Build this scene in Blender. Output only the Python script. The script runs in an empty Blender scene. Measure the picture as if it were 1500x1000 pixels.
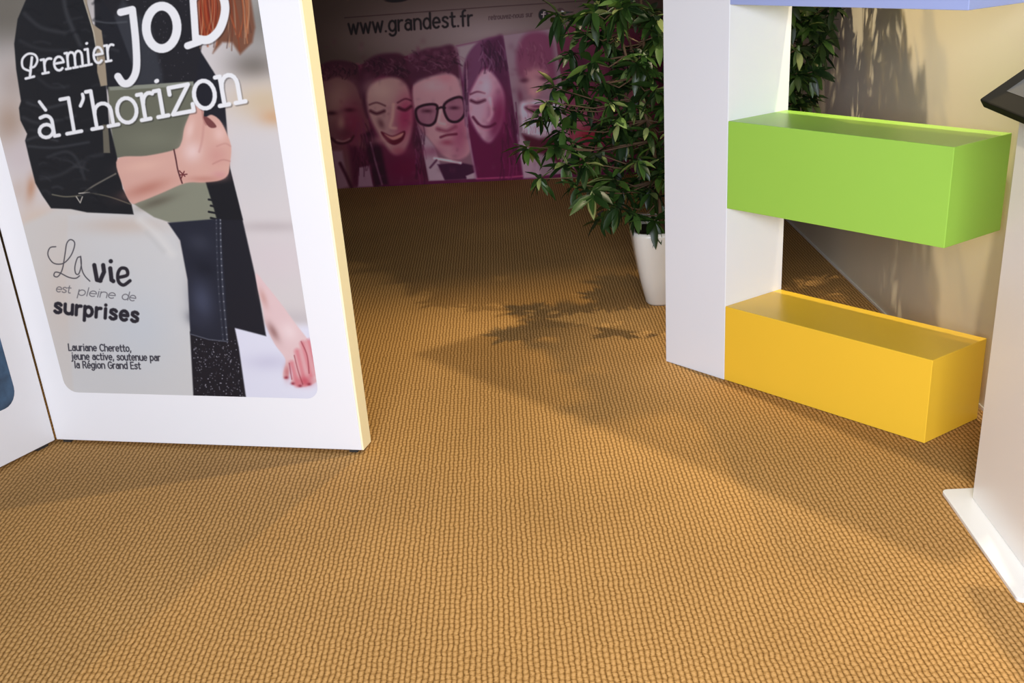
import bpy, bmesh, math, random
import numpy as np
from mathutils import Vector, Matrix

# ------------------------------------------------------------------ camera
C = bpy.context.scene.collection
F_PX, PITCH, ROLL, CX, CY, CAM_H = 1744.8, .4907, -.0496, 843.2, 813.6, 1.6
cp, sp, cr, sr = math.cos(PITCH), math.sin(PITCH), math.cos(ROLL), math.sin(ROLL)
FWD = np.array([0, cp, -sp]); _r = np.array([1, 0, 0.]); _u = np.array([0, sp, cp])
RGT = cr * _r + sr * _u; UPV = -sr * _r + cr * _u
ORG = np.array([0, 0, CAM_H])
cam_data = bpy.data.cameras.new('camera'); cam = bpy.data.objects.new('camera', cam_data); C.objects.link(cam)
M = Matrix(((RGT[0], UPV[0], -FWD[0], 0), (RGT[1], UPV[1], -FWD[1], 0), (RGT[2], UPV[2], -FWD[2], CAM_H), (0, 0, 0, 1)))
cam.matrix_world = M
cam_data.sensor_width = 36; cam_data.lens = F_PX / 1500 * 36
cam_data.shift_x = (750 - CX) / 1500; cam_data.shift_y = (CY - 500) / 1500
cam_data.clip_start = .05; cam_data.clip_end = 100
bpy.context.scene.camera = cam

# ------------------------------------------------------------------ light and exposure
sc = bpy.context.scene
sc.view_settings.view_transform = 'Standard'; sc.view_settings.look = 'None'
sc.view_settings.gamma = 1; sc.view_settings.use_curve_mapping = False
sc.view_settings.exposure = 0
W = bpy.data.worlds.new('hall'); sc.world = W; W.use_nodes = True
W.node_tree.nodes['Background'].inputs[0].default_value = (.85, .9, 1.0, 1)
W.node_tree.nodes['Background'].inputs[1].default_value = .05

def spot(loc, aim, watts, color, size, blend, radius):
    l = bpy.data.lights.new('booth_spot', 'SPOT'); l.energy = watts; l.color = color
    l.spot_size = math.radians(size); l.spot_blend = blend; l.shadow_soft_size = radius
    o = bpy.data.objects.new('booth_spot', l); C.objects.link(o); o.location = loc
    o.rotation_euler = (Vector(aim) - Vector(loc)).to_track_quat('-Z', 'Y').to_euler()
spot((1.33, 4.41, 3.05), (-.6, 3.4, 0), 205, (1, .88, .64), 104, .8, .03)        # above the letter, beside the wall
spot((.25, 6.2, 3.1), (.2, 3.6, 0), 165, (1, .72, .28), 84, .7, .03)            # behind the letter
spot((-.25, 5.65, 3.1), (1.45, 4.7, .8), 290, (1, .84, .58), 72, .7, .025)         # washing the right wall
spot((.6, 1.1, 3.0), (.6, 1.6, 0), 85, (1, .84, .60), 85, 1, .05)               # unseen spot, added over the near aisle to brighten its carpet
def area(loc, aim, watts, color, sx, sy, spread=180):
    l = bpy.data.lights.new('hall_light', 'AREA'); l.energy = watts; l.color = color; l.shape = 'RECTANGLE'
    l.size = sx; l.size_y = sy; l.spread = math.radians(spread)
    o = bpy.data.objects.new('hall_light', l); C.objects.link(o); o.location = loc
    o.rotation_euler = (Vector(aim) - Vector(loc)).to_track_quat('-Z', 'Y').to_euler()
area((-.2, -1.3, 2.0), (-.1, 3.2, .7), 195, (.83, .88, 1), 2.5, 1.2, 130)

# ------------------------------------------------------------------ helpers
def hdir(t): return np.array([math.sin(t), math.cos(t), 0])
def lin(c):
    c = np.asarray(c, float) / 255
    return np.where(c <= .04045, c / 12.92, ((c + .055) / 1.055) ** 2.4)
def mat(name, col, rough=.6, spec=.4, coat=0, noise=0, nscale=40, bump=0, bscale=200):
    m = bpy.data.materials.new(name); m.use_nodes = True; nt = m.node_tree; b = nt.nodes['Principled BSDF']
    b.inputs['Base Color'].default_value = (*col, 1); b.inputs['Roughness'].default_value = rough
    b.inputs['Specular IOR Level'].default_value = spec; b.inputs['Coat Weight'].default_value = coat
    if noise or bump:
        tc = nt.nodes.new('ShaderNodeTexCoord')
        n = nt.nodes.new('ShaderNodeTexNoise'); n.inputs['Scale'].default_value = nscale; n.inputs['Detail'].default_value = 4
        nt.links.new(tc.outputs['Object'], n.inputs['Vector'])
        if noise:
            r = nt.nodes.new('ShaderNodeMix'); r.data_type = 'RGBA'
            r.inputs[6].default_value = (*[c * (1 - noise) for c in col], 1); r.inputs[7].default_value = (*[min(1, c * (1 + noise)) for c in col], 1)
            nt.links.new(n.outputs['Fac'], r.inputs[0]); nt.links.new(r.outputs[2], b.inputs['Base Color'])
        if bump:
            n2 = nt.nodes.new('ShaderNodeTexNoise'); n2.inputs['Scale'].default_value = bscale
            nt.links.new(tc.outputs['Object'], n2.inputs['Vector'])
            bp = nt.nodes.new('ShaderNodeBump'); bp.inputs['Strength'].default_value = bump; bp.inputs['Distance'].default_value = .002
            nt.links.new(n2.outputs['Fac'], bp.inputs['Height']); nt.links.new(bp.outputs[0], b.inputs['Normal'])
    return m
def mesh_obj(name, verts, faces, m, parent=None, smooth=False, bevel=0):
    me = bpy.data.meshes.new(name); me.from_pydata([tuple(v) for v in verts], [], faces)
    bm = bmesh.new(); bm.from_mesh(me)
    if bevel:
        bmesh.ops.bevel(bm, geom=bm.edges[:], offset=bevel, segments=2, affect='EDGES', profile=.5)
    bmesh.ops.recalc_face_normals(bm, faces=bm.faces)
    bm.to_mesh(me); bm.free()
    if m: me.materials.append(m)
    if smooth:
        for p in me.polygons: p.use_smooth = True
    o = bpy.data.objects.new(name, me); C.objects.link(o)
    if parent: o.parent = parent
    return o
def prism(name, base, z0, z1, m, parent=None, bevel=0, top=None):
    """extrude a ground polygon (list of xy) between z0 and z1; top = z list for a sloping top"""
    n = len(base); vs = [(x, y, z0) for x, y in base] + [(x, y, (top[i] if top else z1)) for i, (x, y) in enumerate(base)]
    fs = [list(range(n))[::-1], list(range(n, 2 * n))] + [[i, (i + 1) % n, n + (i + 1) % n, n + i] for i in range(n)]
    return mesh_obj(name, vs, fs, m, parent, bevel=bevel)
def tag(o, label=None, cat=None, group=None, kind=None):
    if label: o['label'] = label
    if cat: o['category'] = cat
    if group: o['group'] = group
    if kind: o['kind'] = kind
    return o
def empty(name, loc, label, cat, group=None):
    o = bpy.data.objects.new(name, None); C.objects.link(o); o.location = loc; o.empty_display_size = .1
    bpy.context.view_layer.update()
    return tag(o, label, cat, group)
def adopt(root):
    """children were built in world coordinates: keep them there"""
    inv = Matrix.Translation(root.location).inverted()
    for ch in root.children: ch.matrix_parent_inverse = inv

# ------------------------------------------------------------------ painter for the printed sheets
class Sheet:
    """a flat print: texels addressed along the sheet (s, z); motifs are laid out in a drawing grid (X, Y)"""
    def __init__(self, p0, d, s0, s1, z0, z1, res):
        self.w = int((s1 - s0) / res); self.h = int((z1 - z0) / res)
        s = s0 + (np.arange(self.w) + .5) / self.w * (s1 - s0); z = z0 + (np.arange(self.h) + .5) / self.h * (z1 - z0)
        S, Z = np.meshgrid(s, z)
        P = np.stack([p0[0] + d[0] * S, p0[1] + d[1] * S, Z], -1) - ORG
        w = P @ FWD
        self.X = CX + F_PX * (P @ RGT) / w; self.Y = CY - F_PX * (P @ UPV) / w
        self.img = np.zeros((self.h, self.w, 3))
        self.xr = self.X.min(0), self.X.max(0); self.yr = self.Y.min(1), self.Y.max(1)
    def win(self, x0, y0, x1, y1):
        c = np.where((self.xr[1] >= x0) & (self.xr[0] <= x1))[0]; r = np.where((self.yr[1] >= y0) & (self.yr[0] <= y1))[0]
        if not len(c) or not len(r): return None
        return slice(r[0], r[-1] + 1), slice(c[0], c[-1] + 1)
    def put(self, w, a, col, alpha):
        a = (a * alpha)[..., None]; self.img[w] = self.img[w] * (1 - a) + np.asarray(col, float) * a
    @staticmethod
    def segd(X, Y, pts):
        d = np.full(X.shape, 1e9)
        for (x0, y0), (x1, y1) in zip(pts[:-1], pts[1:]):
            dx, dy = x1 - x0, y1 - y0; L = dx * dx + dy * dy + 1e-9
            t = np.clip(((X - x0) * dx + (Y - y0) * dy) / L, 0, 1)
            d = np.minimum(d, (X - x0 - t * dx) ** 2 + (Y - y0 - t * dy) ** 2)
        return np.sqrt(d)
    def poly(self, pts, col, f=1.2, alpha=1, curve=False):
        if curve: pts = smooth_pts(pts, True)
        xs = [p[0] for p in pts]; ys = [p[1] for p in pts]
        w = self.win(min(xs) - f * 2, min(ys) - f * 2, max(xs) + f * 2, max(ys) + f * 2)
        if w is None: return
        X, Y = self.X[w], self.Y[w]
        ins = np.zeros(X.shape, bool); q = list(pts) + [pts[0]]
        for (x0, y0), (x1, y1) in zip(q[:-1], q[1:]):
            if y0 == y1: continue
            c = ((y0 > Y) != (y1 > Y)) & (X < (x1 - x0) * (Y - y0) / (y1 - y0) + x0); ins ^= c
        d = self.segd(X, Y, q); d = np.where(ins, -d, d)
        t = np.clip(.5 - d / (2 * f), 0, 1); self.put(w, t * t * (3 - 2 * t), col, alpha)
    def line(self, pts, wd, col, f=.7, alpha=1, curve=False):
        if curve: pts = smooth_pts(pts, False)
        self.lines([pts], wd, col, f, alpha)
    def lines(self, pls, wd, col, f=.7, alpha=1):
        xs = [p[0] for q in pls for p in q]; ys = [p[1] for q in pls for p in q]; m = wd + f * 2
        w = self.win(min(xs) - m, min(ys) - m, max(xs) + m, max(ys) + m)
        if w is None: return
        X, Y = self.X[w], self.Y[w]; d = np.full(X.shape, 1e9)
        for q in pls: d = np.minimum(d, self.segd(X, Y, q if len(q) > 1 else [q[0], q[0]]))
        self.put(w, np.clip(.5 - (d - wd / 2) / (2 * f), 0, 1), col, alpha)
    def blob(self, x, y, rx, ry, col, alpha=1, ang=0, hard=0):
        R = max(rx, ry) * (2.2 if not hard else 1.3)
        w = self.win(x - R, y - R, x + R, y + R)
        if w is None: return
        c, s = math.cos(math.radians(ang)), math.sin(math.radians(ang)); dx, dy = self.X[w] - x, self.Y[w] - y
        q = ((dx * c + dy * s) / rx) ** 2 + ((-dx * s + dy * c) / ry) ** 2
        a = np.exp(-q * 1.2) * (q < 4.8) if not hard else np.clip(.5 - (np.sqrt(q) - 1) * hard, 0, 1)
        self.put(w, a, col, alpha)
    def material(self, name, gain, rough=.45, contrast=1, pivot=95):
        if contrast != 1: self.img = self.img * .86 + self.img.mean(-1, keepdims=True) * .14
        self.img = (self.img - pivot) * contrast + pivot
        im = bpy.data.images.new(name, self.w, self.h, alpha=False, float_buffer=True); im.colorspace_settings.name = 'Non-Color'
        a = np.ones((self.h, self.w, 4), np.float32); a[..., :3] = np.clip(lin(np.clip(self.img, 0, 255)) * np.asarray(gain), 0, .92)
        im.pixels.foreach_set(a.ravel()); im.update(); im.pack()
        m = mat(name, (1, 1, 1), rough, .3); nt = m.node_tree
        t = nt.nodes.new('ShaderNodeTexImage'); t.image = im; t.extension = 'EXTEND'
        nt.links.new(t.outputs[0], nt.nodes['Principled BSDF'].inputs['Base Color'])
        return m
def smooth_pts(p, closed, k=6):
    n = len(p); out = []
    g = (lambda i: p[i % n]) if closed else (lambda i: p[max(0, min(n - 1, i))])
    for i in range(n if closed else n - 1):
        a, b, c, d = g(i - 1), g(i), g(i + 1), g(i + 2)
        for j in range(k):
            t = j / k
            out.append(tuple(.5 * (2 * b[q] + (c[q] - a[q]) * t + (2 * a[q] - 5 * b[q] + 4 * c[q] - d[q]) * t * t + (3 * b[q] - a[q] - 3 * c[q] + d[q]) * t ** 3) for q in (0, 1)))
    if not closed: out.append(tuple(p[-1]))
    return out
def arc(cx, cy, rx, ry, a0, a1, n=10):
    return [(cx + rx * math.cos(math.radians(a0 + (a1 - a0) * i / n)), cy + ry * math.sin(math.radians(a0 + (a1 - a0) * i / n))) for i in range(n + 1)]
# stroke letters: x 0..w, y 0 = baseline, 1 = x height
o_ = arc(.4, .5, .4, .5, 0, 360, 16)
SANS = {
 'a': (.75, [arc(.35, .35, .33, .35, 0, 360, 12), [(.7, .9), (.7, 0)], [(.7, .35), (.7, .7)] + arc(.38, .68, .32, .32, 0, 140, 6)]),
 'b': (.8, [arc(.4, .5, .38, .5, 0, 360, 12), [(.02, 1.5), (.02, 0)]]),
 'c': (.7, [arc(.4, .5, .4, .5, 50, 310, 10)]), 'd': (.8, [arc(.4, .5, .38, .5, 0, 360, 12), [(.78, 1.5), (.78, 0)]]),
 'e': (.78, [[(.03, .52), (.77, .52)] + arc(.4, .5, .38, .5, 5, 310, 12)]),
 'f': (.5, [arc(.45, 1.2, .25, .3, 80, 180, 5) + [(.2, 0)], [(0, .95), (.48, .95)]]),
 'g': (.8, [arc(.4, .5, .38, .5, 0, 360, 12), [(.78, 1), (.78, -.1)] + arc(.4, -.1, .38, .35, 0, -150, 6)]),
 'h': (.78, [[(.02, 1.5), (.02, 0)], [(.02, .6)] + arc(.39, .62, .37, .38, 180, 0, 8) + [(.76, 0)]]),
 'i': (.2, [[(.1, 1), (.1, 0)], [(.1, 1.4)]]), 'j': (.25, [[(.15, 1), (.15, -.2), (.05, -.4), (-.12, -.42)], [(.15, 1.4)]]),
 'l': (.2, [[(.1, 1.5), (.1, 0)]]),
 'm': (1.25, [[(.02, 1), (.02, 0)], [(.02, .65)] + arc(.32, .65, .3, .35, 180, 0, 6) + [(.62, 0)], [(.62, .65)] + arc(.92, .65, .3, .35, 180, 0, 6) + [(1.22, 0)]]),
 'n': (.78, [[(.02, 1), (.02, 0)], [(.02, .6)] + arc(.39, .62, .37, .38, 180, 0, 8) + [(.76, 0)]]),
 'o': (.8, [o_]), 'p': (.8, [arc(.4, .5, .38, .5, 0, 360, 12), [(.02, 1), (.02, -.5)]]),
 'r': (.48, [[(.02, 1), (.02, 0)], [(.02, .55)] + arc(.4, .6, .38, .38, 180, 80, 5)]),
 's': (.66, [[(.62, .85), (.5, .97), (.3, 1), (.1, .9), (.08, .7), (.25, .57), (.45, .48), (.62, .33), (.6, .12), (.4, 0), (.2, 0), (.04, .13)]]),
 't': (.5, [[(.2, 1.35), (.2, .2), (.3, 0), (.5, .02)], [(0, .97), (.48, .97)]]),
 'u': (.78, [[(.02, 1), (.02, .4)] + arc(.39, .38, .37, .38, 180, 360, 8)[1:] + [(.76, 1)], [(.76, .4), (.76, 0)]]),
 'v': (.75, [[(0, 1), (.37, 0), (.75, 1)]]), 'w': (1.1, [[(0, 1), (.28, 0), (.55, .9), (.82, 0), (1.1, 1)]]),
 'z': (.7, [[(0, 1), (.68, 1), (0, 0), (.7, 0)]]), '.': (.15, [[(.07, 0.02)]]), ',': (.15, [[(.1, .1), (.02, -.25)]]), ' ': (.35, []), '-': (.4, [[(0, .5), (.4, .5)]]),
 'L': (.7, [[(.02, 1.45), (.02, 0), (.7, 0)]]), 'C': (.95, [arc(.55, .72, .53, .74, 50, 310, 10)]),
 'R': (.85, [[(.02, 0), (.02, 1.45), (.5, 1.45), (.75, 1.25), (.75, .95), (.5, .72), (.02, .72)], [(.45, .72), (.85, 0)]]),
 'G': (1, [arc(.55, .72, .53, .74, 50, 350, 12) + [(1.05, .7), (.6, .7)]]), 'E': (.75, [[(.72, 1.45), (.02, 1.45), (.02, 0), (.75, 0)], [(.02, .75), (.65, .75)]]),
}
SANS['é'] = (.78, SANS['e'][1] + [[(.35, 1.3), (.6, 1.6)]])
def sg(w, strokes, serifs): return (w, strokes + [[(a - .17, y), (b + .17, y)] for a, b, y in serifs])
SLAB = {
 'a': (.85, [arc(.36, .3, .34, .3, 0, 360, 14), [(.18, .95)] + arc(.42, .68, .3, .32, 100, 0, 6) + [(.72, 0)], [(.72, 0), (.95, 0)]]),
 'l': sg(.5, [[(.25, 1.55), (.25, 0)], [(0, 1.55), (.25, 1.55)]], [(.2, .3, 0)]),
 'h': sg(1.0, [[(.15, 1.6), (.15, 0)], [(-.05, 1.6), (.15, 1.6)], [(.15, .6)] + arc(.5, .64, .34, .36, 180, 0, 8) + [(.84, 0)]], [(.12, .18, 0), (.8, .88, 0)]),
 'o': (.9, [arc(.45, .5, .42, .5, 0, 360, 20)]),
 'r': sg(.75, [[(.22, 1), (.22, 0)], [(0, 1), (.22, 1)], [(.22, .6)] + arc(.58, .62, .34, .38, 175, 60, 6)], [(.2, .3, 0)]),
 'i': sg(.5, [[(.25, 1), (.25, 0)], [(.02, 1), (.25, 1)], [(.2, 1.36), (.24, 1.37)]], [(.2, .3, 0)]),
 'z': (.85, [[(.04, .75), (.04, 1), (.8, 1), (.04, 0), (.85, 0), (.85, .25)]]),
 'n': sg(1.0, [[(.15, 1), (.15, 0)], [(-.05, 1), (.15, 1)], [(.15, .6)] + arc(.5, .64, .34, .36, 180, 0, 8) + [(.84, 0)]], [(.12, .18, 0), (.8, .88, 0)]),
 'e': (.82, [[(.06, .54), (.76, .54)] + arc(.41, .5, .38, .5, 5, 310, 14)]),
 'm': sg(1.35, [[(.12, 1), (.12, 0)], [(-.05, 1), (.12, 1)], [(.12, .66)] + arc(.4, .68, .27, .32, 180, 0, 6) + [(.67, 0)], [(.67, .66)] + arc(.95, .68, .27, .32, 180, 0, 6) + [(1.22, 0)]], [(.12, .14, 0), (.66, .68, 0), (1.2, 1.24, 0)]),
}
def glyph(strokes, ox, oy, ux, uy, vx, vy): return [[(ox + x * ux + y * vx, oy + x * uy + y * vy) for x, y in s] for s in strokes]
def write(sh, text, x0, y0, x1, y1, xh, lean, wd, col, font=SANS, f=.6, gap=.22, alpha=1):
    """text from (x0,y0) to (x1,y1) along the baseline; xh = x height; lean = x shift per unit height"""
    tot = sum(font[c][0] + gap for c in text) - gap
    ux, uy = (x1 - x0) / tot, (y1 - y0) / tot; t = 0
    for c in text:
        w, st = font[c]
        if st: sh.lines(glyph(st, x0 + ux * t, y0 + uy * t, ux, uy, lean * xh, -xh), wd, col, f, alpha)
        t += w + gap

# ------------------------------------------------------------------ carpet
def carpet():
    m = bpy.data.materials.new('ribbed_sisal'); m.use_nodes = True; nt = m.node_tree; N = nt.nodes; Lk = nt.links.new
    b = N['Principled BSDF']; b.inputs['Roughness'].default_value = .85; b.inputs['Specular IOR Level'].default_value = .15
    tc = N.new('ShaderNodeTexCoord'); mp = N.new('ShaderNodeMapping'); mp.inputs['Rotation'].default_value = (0, 0, -.041)
    Lk(tc.outputs['Object'], mp.inputs[0])
    wn = N.new('ShaderNodeTexNoise'); wn.inputs['Scale'].default_value = 22; wn.inputs['Detail'].default_value = 1; Lk(mp.outputs[0], wn.inputs['Vector'])
    sx = N.new('ShaderNodeSeparateXYZ'); Lk(mp.outputs[0], sx.inputs[0])
    def mth(op, a, b_=None, c=None):
        n = N.new('ShaderNodeMath'); n.operation = op
        for i, v in enumerate((a, b_, c)):
            if v is None: continue
            if isinstance(v, (int, float)): n.inputs[i].default_value = v
            else: Lk(v, n.inputs[i])
        return n.outputs[0]
    wob = mth('MULTIPLY', mth('SUBTRACT', wn.outputs['Fac'], .5), .7)
    u = mth('ADD', mth('DIVIDE', sx.outputs[0], .0143), wob)
    fu = mth('FRACT', u); iu = mth('FLOOR', u)
    w = N.new('ShaderNodeTexWhiteNoise'); w.noise_dimensions = '1D'; Lk(iu, w.inputs['W'])
    v = mth('ADD', mth('DIVIDE', sx.outputs[1], .026), mth('ADD', mth('MULTIPLY', w.outputs['Value'], .5), mth('MULTIPLY', iu, .5)))
    fv = mth('FRACT', mth('ADD', v, mth('MULTIPLY', wob, 1.5)))
    rib = mth('SINE', mth('MULTIPLY', fu, math.pi)); st = mth('POWER', mth('SINE', mth('MULTIPLY', fv, math.pi)), .6)
    n1 = N.new('ShaderNodeTexNoise'); n1.inputs['Scale'].default_value = 170; n1.inputs['Detail'].default_value = 3; Lk(mp.outputs[0], n1.inputs['Vector'])
    hgt = mth('ADD', mth('ADD', mth('MULTIPLY', mth('POWER', rib, .8), mth('MULTIPLY_ADD', st, .52, .46)), mth('MULTIPLY', st, .06)), mth('MULTIPLY', mth('SUBTRACT', n1.outputs['Fac'], .5), 1.1))
    rp = N.new('ShaderNodeValToRGB'); Lk(hgt, rp.inputs[0]); e = rp.color_ramp.elements
    e[0].position = .02; e[0].color = (.13, .057, .011, 1); e[1].position = .98; e[1].color = (.57, .325, .120, 1)
    k = rp.color_ramp.elements.new(.5); k.color = (.36, .190, .055, 1)
    n2 = N.new('ShaderNodeTexNoise'); n2.inputs['Scale'].default_value = 1.3; n2.inputs['Detail'].default_value = 5; Lk(tc.outputs['Object'], n2.inputs['Vector'])
    mx = N.new('ShaderNodeMix'); mx.data_type = 'RGBA'; mx.blend_type = 'MULTIPLY'; mx.inputs[0].default_value = 1
    mr = N.new('ShaderNodeMapRange'); mr.inputs[1].default_value = .3; mr.inputs[2].default_value = .7; mr.inputs[3].default_value = .88; mr.inputs[4].default_value = 1.06
    Lk(n2.outputs['Fac'], mr.inputs[0]); Lk(rp.outputs[0], mx.inputs[6]); Lk(mr.outputs[0], mx.inputs[7]); Lk(mx.outputs[2], b.inputs['Base Color'])
    bp = N.new('ShaderNodeBump'); bp.inputs['Strength'].default_value = .5; bp.inputs['Distance'].default_value = .003
    Lk(hgt, bp.inputs['Height']); Lk(bp.outputs[0], b.inputs['Normal'])
    return m
fl = prism('floor', [(-6, -3), (4, -3), (4, 10), (-6, 10)], -.05, 0, carpet()); tag(fl, kind='structure')

# ------------------------------------------------------------------ booth walls
M_CREAM = mat('cream_wall', (.66, .60, .47), .32, .45, noise=.03, nscale=2)
M_ALU = mat('pale_metal_strip', (.75, .72, .66), .35, .6)
M_WHITE = mat('white_board', (.80, .79, .79), .38, .45, noise=.012, nscale=3)
wn_ = np.array([-.999, -.048]); wd_ = np.array([-.048, .9988])            # wall normal (towards the aisle) and direction
w0 = np.array([1.411, 5.161])
def wp(t, off=0): p = w0 + wd_ * t - wn_ * off; return (p[0], p[1])
wr = prism('wall_right', [wp(-3.2), wp(3.47), wp(3.47, .06), wp(-3.2, .06)], 0, 2.5, M_CREAM); tag(wr, kind='structure')
br = prism('baseboard_right', [wp(-3.2, -.006), wp(3.4, -.006), wp(3.4, -.0005), wp(-3.2, -.0005)], 0.001, .012, M_ALU); tag(br, kind='structure')

# ------------------------------------------------------------------ printed banner at the back
def Z(px, py): return (px / 3.26 + 440, py / 3.26)          # drawing-grid shorthand for the banner motifs
def paint_banner(sh):
    sh.img[:] = (74, 56, 54)
    sh.blob(470, 20, 90, 120, (58, 44, 40), .8)
    sh.blob(700, 55, 170, 45, (122, 100, 106), .9); sh.blob(600, 60, 90, 30, (104, 82, 84), .5)
    sh.poly([(380, 150), (525, 100), (600, 90), (668, 75), (740, 55), (815, 45), (900, 40), (1100, 30), (1100, 330), (380, 330)], (98, 62, 76), 14)
    sh.poly([(380, 215), (1100, 180), (1100, 330), (380, 330)], (84, 22, 58), 22)
    def strip(pts, col): sh.poly(pts, col, 1.5)
    # strip 1: face at the left edge
    strip([Z(60, 330), Z(280, 300), Z(390, 895), Z(150, 915)], (92, 56, 62))
    sh.poly([Z(80, 330), Z(150, 290), Z(250, 300), Z(285, 350), Z(290, 470), Z(255, 400), Z(180, 370), Z(110, 385)], (62, 26, 42), 3, curve=True)
    sh.blob(*Z(185, 470), 26, 34, (124, 88, 86), .9, 10)
    sh.blob(*Z(250, 600), 22, 40, (108, 34, 60), .8)
    sh.blob(*Z(150, 540), 9, 3.5, (56, 22, 34), .9); sh.blob(*Z(235, 525), 9, 3.5, (66, 20, 38), .8)
    sh.blob(*Z(195, 590), 6, 13, (136, 96, 92), .7)
    sh.line([Z(150, 660), Z(180, 683), Z(230, 678), Z(255, 650)], 3, (54, 16, 30), 1.6, .9, True); sh.line([Z(175, 668), Z(205, 675), Z(235, 662)], 2.2, (146, 108, 108), 1.4, .6, True)
    sh.poly([Z(150, 720), Z(200, 720), Z(230, 890), Z(180, 905)], (112, 76, 90), 3)
    sh.poly([Z(230, 690), Z(340, 720), Z(375, 890), Z(250, 890)], (70, 18, 44), 5, .8)
    sh.poly([Z(280, 800), Z(330, 790), Z(348, 890), Z(275, 893)], (120, 82, 100), 2)
    sh.line([Z(190, 780), Z(215, 830), Z(245, 895)], 4, (60, 20, 36), 2)
    # strip 2: smiling woman
    strip([Z(275, 310), Z(515, 265), Z(612, 862), Z(385, 885)], (86, 30, 56))
    sh.poly([Z(280, 360), Z(330, 280), Z(420, 255), Z(500, 275), Z(530, 400), Z(600, 700), Z(610, 860), Z(540, 700), Z(500, 450), Z(400, 360), Z(330, 420), Z(325, 560), Z(300, 500)], (66, 26, 46), 4, curve=True)
    sh.poly([Z(320, 440), Z(370, 385), Z(450, 370), Z(510, 410), Z(535, 520), Z(530, 630), Z(500, 715), Z(455, 740), Z(410, 700), Z(350, 600), Z(320, 520)], (144, 102, 106), 4, curve=True)
    sh.blob(*Z(500, 560), 17, 36, (126, 30, 68), .8, 8)
    sh.blob(*Z(390, 440), 17, 13, (156, 118, 116), .6)
    sh.line([Z(330, 500), Z(365, 490), Z(405, 505)], 2, (70, 30, 42), 1.4, .8, True); sh.line([Z(335, 530), Z(365, 542), Z(400, 530)], 4, (64, 24, 38), 2, .9, True)
    sh.line([Z(465, 490), Z(500, 472), Z(530, 480)], 2, (70, 22, 42), 1.4, .8, True); sh.line([Z(470, 515), Z(500, 525), Z(528, 508)], 4, (62, 16, 36), 2, .9, True)
    sh.line([Z(445, 500), Z(440, 560), Z(430, 605), Z(455, 612)], 3, (172, 128, 122), 2.5, .7, True)
    sh.blob(*Z(385, 590), 5, 9, (84, 44, 54), .7, -25)
    sh.poly([Z(385, 628), Z(440, 648), Z(498, 625), Z(490, 668), Z(450, 692), Z(410, 672)], (84, 20, 40), 1.8, curve=True)
    sh.poly([Z(402, 640), Z(440, 652), Z(490, 634), Z(480, 655), Z(440, 668)], (172, 116, 112), 1.8, .8, True)
    sh.blob(*Z(470, 720), 12, 7, (140, 70, 84), .7)
    sh.blob(*Z(500, 800), 30, 22, (92, 14, 52), .9)
    sh.poly([Z(300, 640), Z(340, 620), Z(385, 700), Z(420, 880), Z(355, 890)], (54, 16, 38), 4)
    sh.line([Z(335, 680), Z(355, 760), Z(390, 880)], 2, (128, 92, 108), 1.6, .7, True)
    # strip 3: man with glasses
    strip([Z(515, 262), Z(742, 220), Z(842, 853), Z(612, 864)], (112, 76, 90))
    sh.poly([Z(515, 280), Z(580, 240), Z(660, 225), Z(735, 225), Z(760, 370), Z(700, 345), Z(640, 360), Z(570, 380), Z(530, 400)], (72, 30, 52), 4, curve=True)
    for i in range(14): sh.blob(*Z(530 + i * 16, 265 + 30 * math.sin(i * 2.3)), 5, 3.5, (96, 52, 72), .6, i * 40)
    sh.poly([Z(535, 430), Z(580, 385), Z(660, 360), Z(750, 375), Z(790, 560), Z(815, 680), Z(800, 740), Z(740, 765), Z(680, 740), Z(610, 660), Z(560, 590)], (152, 104, 116), 3, curve=True)
    sh.blob(*Z(690, 380), 13, 10, (158, 88, 104), .6); sh.blob(*Z(760, 640), 14, 38, (128, 52, 82), .7)
    for c in [[(555, 520), (600, 500), (652, 505), (648, 570), (620, 598), (575, 590), (555, 560)], [(685, 505), (730, 470), (775, 470), (785, 540), (750, 580), (705, 570)]]:
        q = [Z(*p) for p in c]; sh.poly(q, (122, 72, 92), 2, .8, True); sh.lines([smooth_pts(q, True) + [q[0]]], 3.6, (44, 16, 32), 1.2)
    sh.line([Z(652, 520), Z(672, 512), Z(690, 515)], 3, (44, 16, 32), 1.2)
    sh.blob(*Z(605, 530), 8, 3, (62, 26, 42), .8); sh.blob(*Z(735, 515), 8, 3, (62, 22, 42), .8)
    sh.line([Z(668, 530), Z(660, 580), Z(690, 592)], 3.5, (188, 132, 138), 2, .6, True)
    sh.line([Z(655, 615), Z(700, 625), Z(740, 605)], 5, (112, 48, 70), 2.5, .8, True); sh.line([Z(670, 655), Z(700, 645), Z(745, 640)], 3, (84, 20, 44), 1.6, .9, True)
    sh.blob(*Z(700, 680), 11, 5, (124, 46, 70), .7)
    sh.poly([Z(560, 600), Z(640, 700), Z(660, 760), Z(690, 860), Z(615, 862)], (140, 108, 124), 2)
    sh.poly([Z(655, 785), Z(760, 775), Z(830, 790), Z(842, 852), Z(690, 860)], (64, 24, 52), 2)
    sh.line([Z(640, 755), Z(700, 765), Z(765, 778)], 3.4, (184, 148, 160), 1.4)
    sh.line([Z(620, 800), Z(650, 765)], 2.5, (74, 34, 58), 1.4); sh.poly([Z(790, 840), Z(835, 822), Z(842, 852), Z(795, 855)], (140, 110, 124), 1.5)
    # strip 4: long-haired woman
    strip([Z(742, 218), Z(970, 170), Z(1066, 848), Z(842, 855)], (88, 24, 62))
    sh.poly([Z(742, 220), Z(970, 172), Z(985, 260), Z(900, 240), Z(800, 290), Z(775, 380)], (126, 102, 112), 4)
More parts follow.
